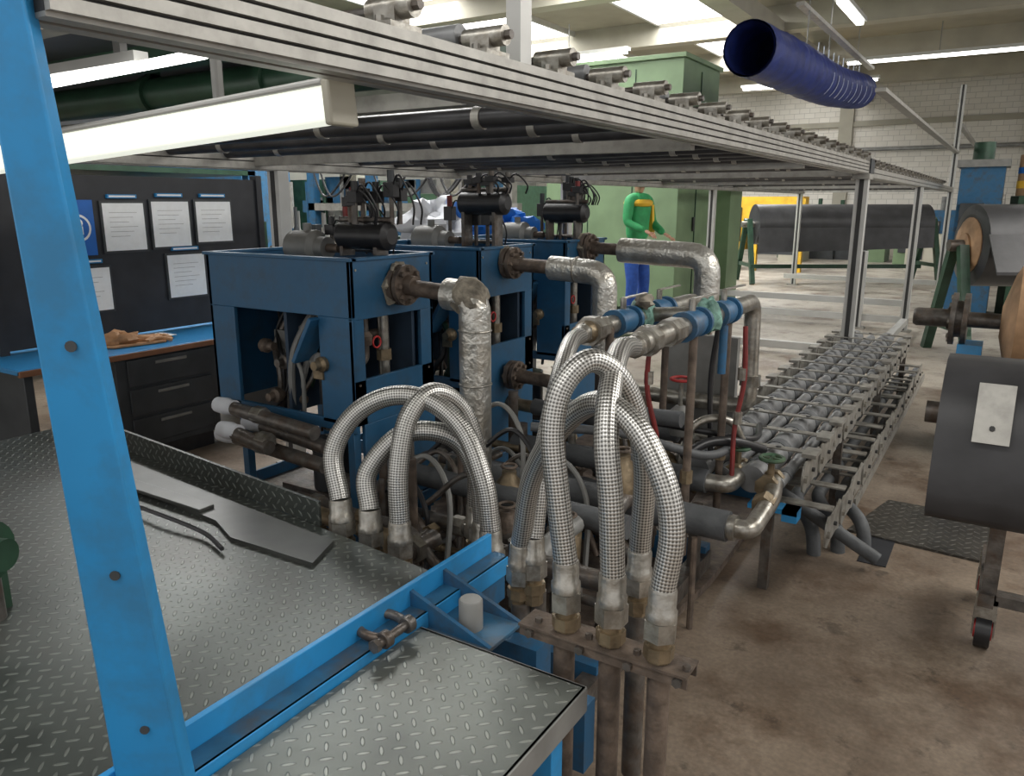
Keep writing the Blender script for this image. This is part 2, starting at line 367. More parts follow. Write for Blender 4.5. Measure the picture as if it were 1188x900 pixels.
# ------------------------------------------------------------------ platform
b=B('checker_plate_platform',.002)
b.poly([(-3.7,-.5,.55),(-1.25,-.5,.55),(-1.25,1.6,.55),(-3.7,1.86,.55)],(0,0,.02),'plate')
b.poly([(-3.15,1.80,.57),(-1.80,1.66,.57),(-1.80,1.672,.57),(-3.15,1.812,.57)],(0,0,.085),'plate')
b.poly([(-3.0,1.70,.57),(-1.66,1.585,.57),(-1.60,1.44,.57),(-1.95,1.43,.57),(-2.1,1.49,.57),(-2.45,1.52,.57),(-2.9,1.56,.57)],(0,0,.014),'sheet')
b.box(-2.9,-2.2,1.5,1.56,.584,.596,'sheet')
b.tube([(-2.6,1.42,.585),(-2.3,1.40,.60),(-2.05,1.40,.59),(-1.9,1.36,.585)],.007,'black',8)
b.box(-1.25,-1.235,-.5,1.83,.50,.615,'blue');b.box(-1.235,-1.175,-.5,1.83,.545,.556,'wblue');b.box(-1.185,-1.175,-.5,1.83,.50,.556,'blue')
for x in(-3.6,-2.4,-1.3):
    for y in(-.4,1.4):b.box(x,x+.06,y,y+.06,0,.55,'dblue')
b.box(-3.7,-1.25,1.5,1.56,.45,.55,'dblue')
b.box(-1.235,-.98,1.43,1.60,.50,.512,'wblue')
for y in(1.44,1.585):b.poly([(-1.235,y,.512),(-.98,y,.512),(-1.235,y,.60)],(0,.012,0),'dblue')
b.rev((-1.08,1.50,.51),(0,0,1),[(0,.032),(.08,.032),(.085,.028)],'grey',18)
b.box(-1.24,-1.2,1.6,1.85,.40,.55,'dblue')
b.done()
b=B('step_platform',.002)
b.box(-1.172,-.69,.6,1.405,.52,.532,'plate2')
b.box(-.70,-.688,.6,1.405,.47,.532,'grey');b.box(-1.172,-.69,1.395,1.407,.47,.532,'grey')
for y in(.8,1.28):b.box(-.76,-.71,y,y+.05,0,.52,'blue')
for y in(.8,1.28):b.box(-1.17,-1.12,y,y+.05,0,.52,'blue')
b.done()
# bow shackle lying on the angle: U-shaped bow closed by a threaded pin
b=B('lifting_shackle')
c=V((-1.175,1.30,.574))
b.tube([c+V((.012,.038,0)),c+V((-.02,.052,0)),c+V((-.06,.05,.002)),c+V((-.092,.025,.004)),c+V((-.10,0,.005)),c+V((-.092,-.025,.004)),c+V((-.06,-.05,.002)),c+V((-.02,-.052,0)),c+V((.012,-.038,0))],.0125,'dsteel',12)
b.cyl(c+V((.014,-.075,0)),c+V((.014,.062,0)),.0115,'dsteel',12)
for yy in(.042,-.042):b.rev(c+V((.014,yy-.012,0)),(0,1,0),[(0,.019),(.003,.022),(.021,.022),(.024,.019)],'dsteel',16)
b.rev(c+V((.014,-.085,0)),(0,1,0),[(0,.017),(.014,.017)],'dsteel',6,False);b.done()
# ------------------------------------------------------------------ hoses
def fitting(b,p,d,r,low='brass'):
    p=V(p);d=V(d).normalized()
    b.rev(p-d*.20,d,[(0,r*1.0),(.035,r*1.0),(.035,r*1.22),(.065,r*1.22)],low,8,False)
    b.rev(p-d*.14,d,[(0,r*.9),(.03,r*.9)],low,16)
    b.rev(p-d*.118,d,[(0,r*1.38),(.045,r*1.38)],'steel',6,False)
    b.rev(p-d*.072,d,[(0,r*1.25),(.02,r*1.25),(.025,r*1.12),(.067,r*1.12),(.074,r*1.03)],'steel',18)
def hose(pts,r):
    b=B('braided_hose');b.tube(pts,r,'braid',20,10)
    pts=[V(p) for p in pts]
    fitting(b,pts[0],(pts[1]-pts[0])*V((.2,.2,1)),r);fitting(b,pts[-1],(pts[-2]-pts[-1])*V((.2,.2,1)),r)
    return b
r=.028
hose([(-.545,1.47,.79),(-.535,1.48,.92),(-.565,1.49,1.03),(-.65,1.52,1.13),(-.76,1.56,1.155),(-.88,1.60,1.06),(-.99,1.66,.90),(-1.05,1.70,.68)],r).done()
hose([(-.785,1.47,.79),(-.81,1.47,.96),(-.83,1.48,1.10),(-.82,1.51,1.20),(-.775,1.57,1.25),(-.72,1.64,1.17),(-.69,1.69,.98),(-.705,1.72,.74)],r).done()
b=B('braided_hose');pts=[(-.665,1.47,.79),(-.675,1.47,.96),(-.70,1.49,1.10),(-.735,1.58,1.20),(-.80,1.77,1.24),(-.90,2.08,1.19)]
b.tube(pts,r,'braid',20,10);fitting(b,V(pts[0]),(0,0,1),r);fitting(b,V(pts[-1]),(V(pts[-2])-V(pts[-1])),r,'steel');b.done()
b=B('braided_hose');pts=[(-1.02,1.72,.70),(-1.03,1.78,.90),(-1.06,1.92,1.09),(-1.13,2.12,1.17),(-1.22,2.36,1.155)]
b.tube(pts,r,'braid',20,10);fitting(b,V(pts[0]),(0,0,1),r);fitting(b,V(pts[-1]),(V(pts[-2])-V(pts[-1])),r,'steel');b.done()
r=.033
hose([(-1.75,1.71,.66),(-1.80,1.74,.80),(-1.76,1.80,.92),(-1.66,1.87,.985),(-1.54,1.93,.97),(-1.42,1.95,.88),(-1.33,1.93,.73),(-1.30,1.92,.58)],r).done()
hose([(-1.66,1.75,.63),(-1.69,1.78,.74),(-1.63,1.86,.85),(-1.54,1.93,.87),(-1.46,1.99,.82),(-1.40,2.0,.70),(-1.385,2.0,.56)],r).done()
hose([(-1.56,1.78,.60),(-1.575,1.80,.76),(-1.58,1.86,.92),(-1.55,1.95,.995),(-1.50,2.04,.93),(-1.46,2.07,.78),(-1.46,2.07,.58)],r).done()
b=B('hose_clamp_pipes')
for x in(-.785,-.665,-.545):b.cyl((x,1.47,0),(x,1.47,.62),.026,'rust',18)
for y in(1.437,1.497):b.box(-.89,-.47,y,y+.008,.585,.612,'rust')
b.box(-.89,-.47,1.43,1.51,.612,.618,'rust')
for x in(-.86,-.725,-.605,-.49):bolt(b,(x,1.437,.6),(0,-1,0),.011,'dsteel');bolt(b,(x+.01,1.46,.618),(0,0,1),.009)
for p in((-1.05,1.70,.5),(-.705,1.72,.56),(-1.02,1.74,.53),(-1.75,1.71,.47),(-1.66,1.75,.44),(-1.56,1.78,.41),(-1.30,1.92,.39),(-1.385,2.0,.37),(-1.46,2.07,.39)):
    b.cyl((p[0],p[1],.08),p,.027,'dsteel',14)
b.done()
# ------------------------------------------------------------------ cabinets
def valve_cluster(b,x,y,z,h,n):
    for i in range(n):
        xx=x+random.uniform(-.14,.14);yy=y+random.uniform(-.08,.08);hh=h*random.uniform(.55,1)
        b.cyl((xx,yy,z),(xx,yy,z+hh*.6),.011,'dsteel',8)
        b.box(xx-.028,xx+.028,yy-.022,yy+.022,z+hh*.5,z+hh*.78,'black')
        b.cyl((xx,yy,z+hh*.78),(xx,yy,z+hh),.016,random.choice(['black','dsteel','black','dgrey','red']),10)
        b.tube([(xx,yy,z+hh*.6),(xx+.07,yy-.03,z+hh*.9),(xx+.12,yy,z+hh*.4),(xx+.1,yy+.02,z)],.005,'black',6)
    b.cyl((x-.15,y,z+.02),(x+.15,y,z+.02),.012,'dsteel',8)
def cabinet(y,tankz,seed):
    random.seed(seed)
    b=B('temperature_control_cabinet',.003)
    x0,x1=-3.2,-2.28;y1=y+.54;zt=1.37;zb=.66;t=.02
    b.box(x0,x1,y,y+t,1.13,zt,'cab');b.box(x0,x1,y1-t,y1,zb,zt,'cab');b.box(x0,x0+t,y,y1,zb,zt,'cab')
    b.box(x1-t,x1,y,y1,1.12,zt,'cab');b.box(x0+.03,x1-.03,y+.03,y1-.03,1.15,1.17,'cab')
    b.box(x0-.012,x1+.012,y-.012,y+.03,zt-.004,zt+.01,'cab');b.box(x0-.012,x1+.012,y1-.03,y1+.012,zt-.004,zt+.01,'cab')
    b.box(x0-.012,x0+.03,y,y1,zt-.004,zt+.01,'cab');b.box(x1-.03,x1+.012,y,y1,zt-.004,zt+.01,'cab')
    b.box(x0+.03,x1-.25,y+.03,y1-.03,zt-.05,zt-.04,'cab')
    b.box(x0,x0+.17,y,y+t,zb,1.13,'cab');b.box(x1-.20,x1,y,y+t,zb,1.13,'cab')
    b.box(x0,x1,y,y+t,zb-.03,zb+.02,'cab')
    b.bar((x1-.20,y+.01,1.12),(x1-.32,y+.01,.92),.02,.12,'cab',up=(0,1,0))
    b.box(x1-t,x1,y,y+.07,zb,1.12,'cab');b.box(x1-t,x1,y1-.09,y1,zb,1.12,'cab');b.box(x1-t,x1,y,y1,zb,.86,'cab')
    b.box(x1-t,x1,y+.05,y1,.24,zb,'cab')
    for yy in(y+.03,y1-.04):
        for zz in(.84,.7,1.33):bolt(b,(x1,yy,zz),(1,0,0),.006,'steel',.004)
    for xx in(x0+.15,x1-.06):
        for yy in(y,y1-.04):b.box(xx,xx+.04,yy,yy+.04,.12,zb,'cab')
    b.box(x0+.0,x1+.02,y-.05,y1+.02,.16,.18,'dsteel');b.box(x0,x1+.02,y-.06,y-.045,.16,.24,'dblue');b.box(x0,x0+.015,y-.05,y1,.16,.24,'dblue');b.box(x1+.01,x1+.022,y-.05,y1,.16,.24,'dblue')
    for xx in(x0+.1,x1-.12):b.box(xx,xx+.08,y-.03,y1,.05,.16,'dblue')
    b.cyl((x0+.45,y+.28,zb),(x0+.45,y+.28,1.12),.09,'dgrey',18);b.box(x0+.2,x0+.3,y+.2,y+.4,zb,1.0,'grey')
    b.cyl((x0+.55,y+.2,.2),(x0+.55,y+.2,.5),.09,'dgrey',18);b.box(x0+.3,x0+.75,y+.1,y+.3,.18,.26,'dsteel')
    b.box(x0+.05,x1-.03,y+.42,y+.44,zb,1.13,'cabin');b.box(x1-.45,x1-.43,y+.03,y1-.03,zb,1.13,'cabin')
    # valves and fittings visible in the side opening
    b.cyl((x1-.10,y+.30,.62),(x1-.10,y+.30,1.15),.026,'steel',12)
    b.rev((x1-.10,y+.30,.90),(0,0,1),[(0,.036),(.05,.036)],'brass',8,False)
    b.pipe([(x1-.14,y+.08,.90),(x1-.12,y+.2,.90),(x1-.12,y+.2,1.12)],.018,'dsteel',.04,10)
    b.rev((x1-.12,y+.2,.98),(0,0,1),[(0,.03),(.04,.035),(.06,.02)],'rust',10)
    b.cyl((x1-.2,y+.1,1.02),(x1-.2,y1-.1,1.0),.022,'rust',10);b.torus((x1-.05,y+.2,1.0),(1,0,0),.025,.005,'redb',16,6)
    for i in range(16):
        xa=x0+random.uniform(.2,.68);za=random.uniform(.7,1.0);ya=y+random.uniform(.06,.22)
        b.tube([(xa,ya,zb-.1),(xa+.03,ya-.02,za-.1),(xa+random.uniform(-.1,.1),ya+.03,za+.05),(xa+random.uniform(-.15,.15),ya+.1,1.15)],random.choice([.006,.010,.016]),random.choice(['dsteel','black','rust','black','grey','dsteel','dgreen']),8)
    for i in range(7):
        xa=x0+random.uniform(.22,.66);za=random.uniform(.70,1.02);ya=y+random.uniform(.06,.2)
        b.rev((xa,ya,za),(random.choice([(1,0,0),(0,0,1),(0,-1,0)])),[(0,.02),(.02,.035),(.05,.035),(.06,.02),(.09,.02)],random.choice(['brass','rust','dsteel','grey']),10)
    b.rev((x1-.18,y-.0,.92),(0,-1,0),[(-.08,.03),(.02,.035),(.03,.02),(.06,.02)],'brass',12)
    b.cyl((x1-.26,y+.04,.89),(x1-.02,y+.04,.86),.02,'brass',10);b.box(x1-.24,x1-.18,y-.01,y+.06,.85,.92,'brass')
    b.rev((x1-.3,y+.26,tankz),(1,0,0),[(0,.03),(.02,.062),(.29,.062),(.31,.035)],'black',18)
    for xx in(x1-.25,x1-.05):b.box(xx-.02,xx,y+.22,y+.30,zt-.0,tankz-.04,'dsteel')
    valve_cluster(b,x1-.14,y+.26,tankz+.05,(1.775-tankz-.05),7)
    valve_cluster(b,x1-.3,y+.36,zt,.3,3)
    b.rev((x0+.30,y+.25,zt+.03),(1,0,0),[(0,.04),(.03,.075),(.18,.08),(.2,.05),(.25,.05)],'grey',18);b.cyl((x0+.42,y+.25,zt+.04),(x0+.42,y+.25,zt+.14),.02,'grey',10)
    b.cyl((x0+.5,y+.25,zt+.03),(x1-.3,y+.25,zt+.03),.02,'rust',10)
    return b
cabinet(2.35,1.46,1).done();cabinet(3.28,1.60,2).done();cabinet(4.2,1.54,5).done()
# ------------------------------------------------------------------ flanged outlet pipes with foil
def flange(b,p,d,r,m='rust',rag=True):
    p=V(p);d=V(d).normalized();b.rev(p,d,[(0,r),(.025,r)],m,20);b.rev(p+d*.035,d,[(0,r),(.02,r),(.02,r*.5),(.06,r*.45)],m,20)
    _,u,w=basis(d)
    for i in range(8):
        a=2*math.pi*i/8;bolt(b,p+d*.05+(u*math.cos(a)+w*math.sin(a))*r*.78,d,.011,m,.022);bolt(b,p-d*.012+(u*math.cos(a)+w*math.sin(a))*r*.78,d,.011,m,.05)
    if rag:b.ball(p+d*.0,r*.95,'rag',18,(.6,.95,1),.6)
b=B('foil_insulated_outlet_pipe');y=2.64
flange(b,(-2.27,y,1.25),(1,0,0),.09);b.cyl((-2.27,y,1.245),(-1.95,y,1.225),.036,'rust',16)
b.pipe([(-2.0,y,1.225),(-1.86,y,1.215),(-1.86,y,.36)],.068,'foil',.09,18)
b.ball((-1.89,y,1.22),.082,'rag',18,(1.1,.9,.95),.35)
b.cyl((-1.86,y,.36),(-1.86,y,.2),.04,'rust',14)
for z in(.6,.85,1.08):b.torus((-1.86,y,z),(0,0,1),.069,.004,'steel')
b.done()
b=B('foil_insulated_outlet_pipe');y=3.53
flange(b,(-2.27,y,1.29),(1,0,0),.085);b.cyl((-2.27,y,1.285),(-1.95,y,1.275),.036,'rust',16)
b.pipe([(-2.0,y,1.275),(-1.69,y,1.26),(-1.69,y,.86)],.062,'foil',.09,18);b.cyl((-1.69,y,.86),(-1.69,y,.2),.04,'rust',12)
b.torus((-1.85,y,1.27),(1,0,0),.064,.004,'steel')
flange(b,(-2.25,y-.0,.68),(1,0,0),.08,'rust',False);b.pipe([(-2.25,y,.68),(-1.95,y,.67),(-1.95,y,.2)],.036,'rust',.08,14);b.done()
b=B('foil_insulated_outlet_pipe');y=4.43
flange(b,(-2.27,y,1.33),(1,0,0),.085);b.cyl((-2.27,y,1.33),(-1.8,y,1.315),.036,'rust',16)
b.pipe([(-2.02,y,1.32),(-1.47,y,1.30),(-1.47,y,.95)],.075,'foil',.11,18);b.cyl((-1.47,y,.95),(-1.47,y,.2),.045,'rust',12);b.done()
# ------------------------------------------------------------------ manifold
b=B('valve_manifold')
def manrow(x,y0,y1,z,ys):
    b.cyl((x,y0,z),(x,y1,z),.036,'steel',18)
    for yy in ys:
        b.rev((x,yy-.09,z),(0,1,0),[(0,.054),(.02,.054)],'dblue',18);b.rev((x,yy+.07,z),(0,1,0),[(0,.054),(.02,.054)],'dblue',18)
        b.rev((x,yy-.07,z),(0,1,0),[(0,.04),(.03,.05),(.10,.05),(.14,.04)],'dblue',16)
        b.cyl((x,yy,z+.04),(x,yy,z+.09),.012,'steel',8);b.bar((x,yy,z+.09),(x+.04,yy+.13,z+.10),.016,.006,'steel')
manrow(-.93,2.2,3.35,1.18,(2.66,3.02))
manrow(-1.25,2.46,3.5,1.15,(2.78,3.15))
b.rev((-.93,2.24,1.18),(0,1,0),[(0,.05),(.05,.05)],'steel',8,False);b.rev((-.93,2.42,1.18),(0,1,0),[(0,.047),(.09,.047)],'steel',8,False)
b.rev((-1.25,2.48,1.15),(0,1,0),[(0,.055),(.05,.055),(.06,.045),(.12,.045)],'steel',8,False)
b.rev((-1.25,2.40,1.15),(0,1,0),[(0,.03),(.1,.045)],'brass',12)
b.pipe([(-.93,3.3,1.18),(-.93,3.45,1.18),(-.92,3.45,.70),(-1.6,3.45,.70)],.036,'steel',.07,16)
b.pipe([(-1.25,3.45,1.15),(-1.25,3.62,1.15),(-1.25,3.62,.3)],.034,'steel',.07,14)
b.cyl((-1.25,3.0,1.15),(-.93,3.0,1.18),.03,'steel',12)
b.rev((-.92,3.45,.80),(0,0,1),[(0,.046),(.05,.046)],'steel',8,False)
b.ball((-.93,2.84,1.19),.055,'teal',16,(.9,1.3,1.1),.6);b.ball((-1.25,2.97,1.16),.055,'teal',16,(.9,1.3,1.1),.6);b.ball((-1.22,2.92,1.22),.035,'rag',12,(1,1.4,.8),.8)
for (x,y) in((-.95,2.75),(-.93,3.1),(-1.22,2.6),(-1.25,3.25)):
    b.cyl((x,y,.25),(x,y,1.15),.016,'rust',10);b.cyl((x+.0,y,.55),(x,y,.60),.024,'brass',8)
b.cyl((-.90,2.95,.95),(-.90,2.95,1.14),.016,'dblue',10)
for pts in([(-1.12,2.75,1.1),(-1.12,2.74,.9),(-1.08,2.76,.7),(-1.1,2.8,.5)],[(-.86,3.1,1.12),(-.85,3.1,.9),(-.87,3.08,.7),(-.86,3.05,.5)]):b.tube(pts,.010,'red',8)
b.tube([(-1.0,3.2,1.1),(-1.02,3.2,.85),(-1.0,3.2,.5)],.012,'black',8)
for (x,y,z) in((-1.12,2.75,.92),(-.86,3.1,.9),(-.86,3.08,.72)):b.rev((x,y,z),(0,0,1),[(0,.018),(.05,.018)],'steel',8)
b.pipe([(-1.6,2.95,.72),(-1.05,2.95,.74)],.035,'ins',.05)
b.box(-1.35,-1.0,3.5,3.54,.5,1.0,'grey');b.torus((-1.15,3.2,.85),(0,0,1),.045,.007,'redb');b.cyl((-1.15,3.2,.6),(-1.15,3.2,.85),.01,'steel',8);b.rev((-1.15,3.2,.6),(0,0,1),[(0,.05),(.1,.05),(.13,.02)],'grey',12)
b.done()
# ------------------------------------------------------------------ low insulated header pipes & valves
b=B('insulated_header_pipes')
b.cyl((-1.95,2.70,.43),(-.76,2.70,.43),.058,'ins',20)
b.rev((-.78,2.70,.43),(1,0,0),[(0,.045),(.03,.045),(.03,.05),(.05,.05)],'steel',16)
b.pipe([(-.77,2.70,.43),(-.68,2.70,.43),(-.68,3.0,.46),(-.72,3.2,.48)],.036,'steel',.06,16)
b.cyl((-1.9,3.02,.48),(-.95,3.02,.47),.05,'ins',20)
b.pipe([(-.98,3.02,.47),(-.86,3.02,.47),(-.86,3.22,.48)],.036,'steel',.05,16)
b.cyl((-2.2,2.45,.47),(-1.05,2.45,.45),.045,'ins',16)
b.cyl((-1.9,3.2,.62),(-1.15,3.2,.60),.04,'ins',16)
for(x,y) in((-.72,3.12),(-.88,3.2)):
    b.rev((x,y-.06,.475),(0,1,0),[(0,.05),(.03,.05),(.03,.035),(.09,.035),(.09,.05),(.12,.05)],'brass',8,False)
    b.cyl((x,y,.48),(x,y,.585),.014,'brass',8);b.torus((x,y,.585),(0,0,1),.045,.009,'vgreen')
    b.bar((x-.045,y,.585),(x+.045,y,.585),.012,.008,'vgreen');b.bar((x,y-.045,.585),(x,y+.045,.585),.012,.008,'vgreen')
b.rev((-.69,2.90,.45),(-.05,1,.1),[(0,.048),(.06,.048)],'brass',6,False)
b.tube([(-1.5,2.5,.75),(-1.2,2.7,.72),(-.95,2.9,.62),(-.9,3.1,.60),(-1.0,3.3,.55)],.018,'ins',10)
b.tube([(-1.6,2.9,.72),(-1.3,3.05,.68),(-1.0,3.1,.66),(-.85,3.3,.6),(-.9,3.6,.58)],.014,'black',10)
b.tube([(-1.05,3.0,.58),(-1.04,3.05,.68),(-.98,3.1,.72),(-.9,3.15,.70),(-.86,3.2,.6)],.017,'steel',10)
b.tube([(-1.02,2.9,.60),(-.96,3.0,.64),(-.88,3.12,.63),(-.80,3.3,.56)],.02,'black',10)
b.done()
b=B('pipework_skid')
b.poly([(-3.3,1.95,.02),(-.98,1.95,.02),(-.90,3.0,.02),(-.95,4.9,.02),(-3.3,4.9,.02)],(0,0,.035),'rust')
for y in(2.0,3.05,4.0):b.box(-2.2,-.95,y,y+.06,.055,.16,'dblue')
b.box(-1.0,-.94,1.7,3.1,.055,.13,'dsteel');b.box(-.98,-.94,2.9,2.95,.05,.4,'dsteel')
b.box(-.74,-.70,3.12,3.16,0,.36,'dsteel');b.box(-.80,-.60,3.10,3.18,.36,.38,'blue');b.box(-.66,-.60,3.10,3.18,.33,.38,'blue')
b.box(-.92,-.80,1.62,1.68,.10,.30,'dblue')
b.box(-1.2,-.95,1.62,1.7,.30,.42,'dblue')
b.cyl((-.87,2.65,.0),(-.87,2.65,.38),.012,'rust',8);b.cyl((-.85,2.3,.0),(-.85,2.3,.3),.012,'rust',8)
random.seed(9)
for i in range(46):
    x=random.uniform(-2.5,-1.05);y=random.uniform(2.0,3.6);z=random.uniform(.15,.52);m=random.choice(['dsteel','rust','dsteel','ins','brass','grey','dsteel'])
    rr=random.choice([.014,.02,.028,.035])
    if random.random()<.5:b.pipe([(x,y,z),(x+random.uniform(.25,.6),y,z),(x+.5,y,z-.15)],rr,m,.05,10);b.rev((x+.1,y,z),(1,0,0),[(0,rr*1.4),(.05,rr*1.4)],random.choice(['brass','dsteel','steel']),8,False)
    else:b.pipe([(x,y,z),(x,y-random.uniform(.2,.5),z),(x,y-.4,z-.12)],rr,m,.05,10);b.rev((x,y-.1,z),(0,-1,0),[(0,rr*1.5),(.04,rr*1.5)],random.choice(['brass','rust','steel']),6,False)
for i in range(16):
    x=random.uniform(-2.3,-1.2);y=random.uniform(2.0,3.3)
    b.cyl((x,y,.05),(x,y,random.uniform(.45,.75)),random.choice([.012,.018,.025]),random.choice(['dsteel','rust','steel']),10)
for i in range(12):
    x=random.uniform(-2.2,-1.2);y=random.uniform(2.0,3.1);z=random.uniform(.3,.65)
    b.tube([(x,y,z),(x+.15,y+.05,z+.12),(x+.3,y,z),(x+.35,y-.1,z-.3)],.011,random.choice(['black','dsteel','grey','black','dsteel']),8)
for(x,y,z) in((-1.45,2.25,.45),(-1.6,2.5,.5),(-1.25,2.35,.42),(-2.0,2.3,.5),(-1.15,2.6,.62)):
    b.rev((x,y,z-.12),(0,0,1),[(0,.05),(.12,.055),(.15,.03),(.17,.03)],random.choice(['grey','rust','brass']),14);b.torus((x,y,z+.07),(0,0,1),.03,.006,'rust')
for(y,z,x1) in((2.24,.68,-2.4),(2.24,.54,-2.35),(2.16,.60,-2.6),(2.30,.60,-2.4)):
    xs=-3.0+(.12 if z==.60 else 0)
    b.cyl((xs,y,z),(x1,y-.02,z-.03),.032,'dsteel',14);b.rev((xs-.06,y,z),(1,0,0),[(0,.036),(.05,.040),(.07,.040),(.08,.036),(.12,.036)],'bag' ,14)
    b.rev((xs+.2,y,z-.01),(1,0,0),[(0,.040),(.06,.040)],'steel',8,False)
b.done()
# ------------------------------------------------------------------ pipe rack / drag chain
b=B('steel_drag_chain_pipe_rack')
y0,y1=3.25,7.1;xl,xr=-1.16,-.62;n=13;L=(y1-y0)/n
for i in range(n):
    ya=y0+i*L;yc=ya+L/2
    for zc,xs in((.475,((xl,-1),(xr,1))),(.25,((xr+.11,1),))):
        for x,sg in xs:
            xx=x+sg*(.008 if i%2 else 0)
            pts=[]
            for (dy,dz) in((-.60,.0),(-.55,.05),(-.42,.07),(-.2,.055),(.2,.055),(.42,.07),(.55,.05),(.60,.0),(.55,-.05),(.42,-.07),(.2,-.055),(-.2,-.055),(-.42,-.07),(-.55,-.05)):pts.append((xx,yc+dy*L,zc+dz))
            b.poly(pts,(.008,0,0),'chain')
            bolt(b,(xx+(.008 if sg>0 else 0),ya,zc),(sg,0,0),.016,'steel');bolt(b,(xx+(.008 if sg>0 else 0),yc,zc),(sg,0,0),.010,'alud')
    b.box(xl-.02,xr+.02,yc-.022,yc+.022,.545,.552,'chain')
    for x in(xl+.0,xr):b.box(x-.03,x+.03,yc-.06,yc+.06,.54,.556,'chain')
    b.box(xl,xr,yc-.03,yc+.03,.395,.402,'chain')
    b.box(xr-.15,xr+.11,yc-.03,yc+.03,.31,.317,'chain')
    for x in(-1.02,-.90,-.76):b.rev((x,yc,.552),(0,0,1),[(0,.012),(.003,.012)],'alud',10)
for j,(x,rr) in enumerate(((-1.04,.058),(-.80,.058),(-.92,.03),(-.69,.025))):
    b.cyl((x,y0-.12,.475),(x,y1+.1,.475),rr,'ins2',18)
    for i in range(n):
        b.rev((x,y0+i*L-.02,.475),(0,1,0),[(0,rr+.003),(.015,rr+.006),(.05,rr+.006),(.065,rr+.003)],'ins' ,16)
for x in(xl,xr-.04):
    for y in(4.2,5.6,7.0):b.box(x,x+.04,y,y+.04,0,.41,'dsteel')
for x in(-.76,-.67,-.57):
    b.pipe([(x,7.6,.17),(x,3.95+(x+.57)*.6,.17),(x+.14,3.8+(x+.57),.12),(x+.16,3.78+(x+.57),-.05)],.032,'ins',.08,14)
for i in range(12):
    y=4.2+i*.28;b.box(-.82,-.50,y,y+.03,.20,.21,'chain')
b.box(-.51,-.50,4.0,7.5,.10,.16,'chain')
b.cyl((-.79,3.55,.30),(-.33,3.55,.06),.03,'ins',12)
b.done()
b=B('floor_pit_cover');b.poly([(-.52,3.95,0),(.08,3.9,0),(.09,4.5,0),(-.40,4.5,0)],(0,0,.012),'fplate');b.box(-.42,-.3,3.62,3.95,0,.004,'board');b.done()
# ------------------------------------------------------------------ desk, board
b=B('workshop_desk',.004)
b.box(-5.2,-4.38,2.0,3.95,.70,.73,'desk');b.box(-4.40,-4.375,2.0,3.95,.69,.725,'wood')
b.box(-5.0,-4.42,2.55,3.25,.10,.69,'dgrey')
for i in range(3):
    z=.14+i*.185;b.box(-4.42,-4.405,2.62,3.2,z,z+.165,'dgrey');b.box(-4.405,-4.395,2.8,3.02,z+.12,z+.14,'grey')
for y in(2.05,3.85):b.box(-5.1,-4.45,y,y+.05,0,.7,'dgrey')
b.box(-5.0,-4.44,2.6,3.2,0,.1,'black');b.done()
b=B('leather_work_gloves')
b.tube([(-4.75,2.62,.75),(-4.65,2.75,.765),(-4.6,2.9,.76),(-4.7,3.0,.75)],lambda t:.035*(1-.5*t),'tbrown',10)
b.poly([(-4.72,2.55,.735),(-4.55,2.65,.735),(-4.5,2.95,.735),(-4.62,3.08,.735),(-4.8,2.9,.74)],(0,0,.012),'tbrown')
b.ball((-4.66,2.74,.77),.07,'tbrown',14,(1.2,1.6,.7),.7);b.ball((-4.6,2.98,.75),.04,'tbrown',12,(1,1.8,.6),.7)
for i in range(4):b.tube([(-4.62+.03*i,2.85,.75),(-4.64+.03*i,2.93,.76),(-4.62+.04*i,3.0,.745)],.012,'tbrown',8)
b.poly([(-4.74,2.9,.75),(-4.62,2.95,.75),(-4.6,3.1,.75),(-4.7,3.05,.76)],(0,0,.006),'paper');b.done()
b=B('notice_board')
b.box(-4.95,-4.9,2.2,4.12,.75,1.77,'board');b.box(-4.95,-4.88,4.08,4.13,0,1.8,'board');b.box(-4.95,-4.88,2.15,2.2,0,1.8,'board')
for(ya,yb,za,zb) in((2.86,3.14,1.30,1.60),(3.20,3.48,1.31,1.61),(3.54,3.83,1.33,1.61),(3.28,3.57,.96,1.25),(2.66,2.86,.93,1.2)):
    b.box(-4.9,-4.885,ya-.015,yb+.015,za-.015,zb+.015,'dgrey');b.box(-4.885,-4.882,ya,yb,za,zb,'paper')
    b.box(-4.9,-4.88,ya+.04,yb-.04,zb+.03,zb+.055,'desk');b.box(-4.881,-4.879,ya+.05,yb-.05,zb+.037,zb+.048,'paper')
    for i in range(6):b.box(-4.882,-4.8815,ya+.04,yb-.05-(i%3)*.03,zb-.06-i*.03,zb-.058-i*.03,'grey')
b.done()
b=B('safety_sign');b.box(-4.9,-4.885,2.50,2.80,1.28,1.62,'sign')
b.rev((-4.885,2.69,1.45),(1,0,0),[(0,.085),(.003,.085)],'paper',24);b.rev((-4.882,2.69,1.45),(1,0,0),[(0,.07),(.003,.07)],'sign',24)
b.ball((-4.88,2.69,1.48),.03,'paper');b.box(-4.882,-4.876,2.66,2.72,1.41,1.46,'paper');b.done()
b=B('beige_control_box',.005);b.box(-5.6,-5.0,1.5,2.1,.1,.85,'beige');b.box(-4.999,-4.985,1.56,2.05,.15,.6,'white');b.box(-5.55,-5.05,1.55,2.05,0,.1,'dgrey');b.rev((-4.985,1.9,.4),(1,0,0),[(0,.03),(.02,.03)],'black',12);b.done()
b=B('hydraulic_cylinder_end');b.rev((-2.13,.765,.76),(.8,.3,0),[(0,.05),(.02,.08),(.10,.08),(.11,.04),(.15,.04)],'dgreen',18);b.box(-2.25,-2.10,.68,.86,.57,.85,'dgreen');b.cyl((-2.07,.80,.76),(-2.07,.80,.57),.03,'dsteel',12);b.done()
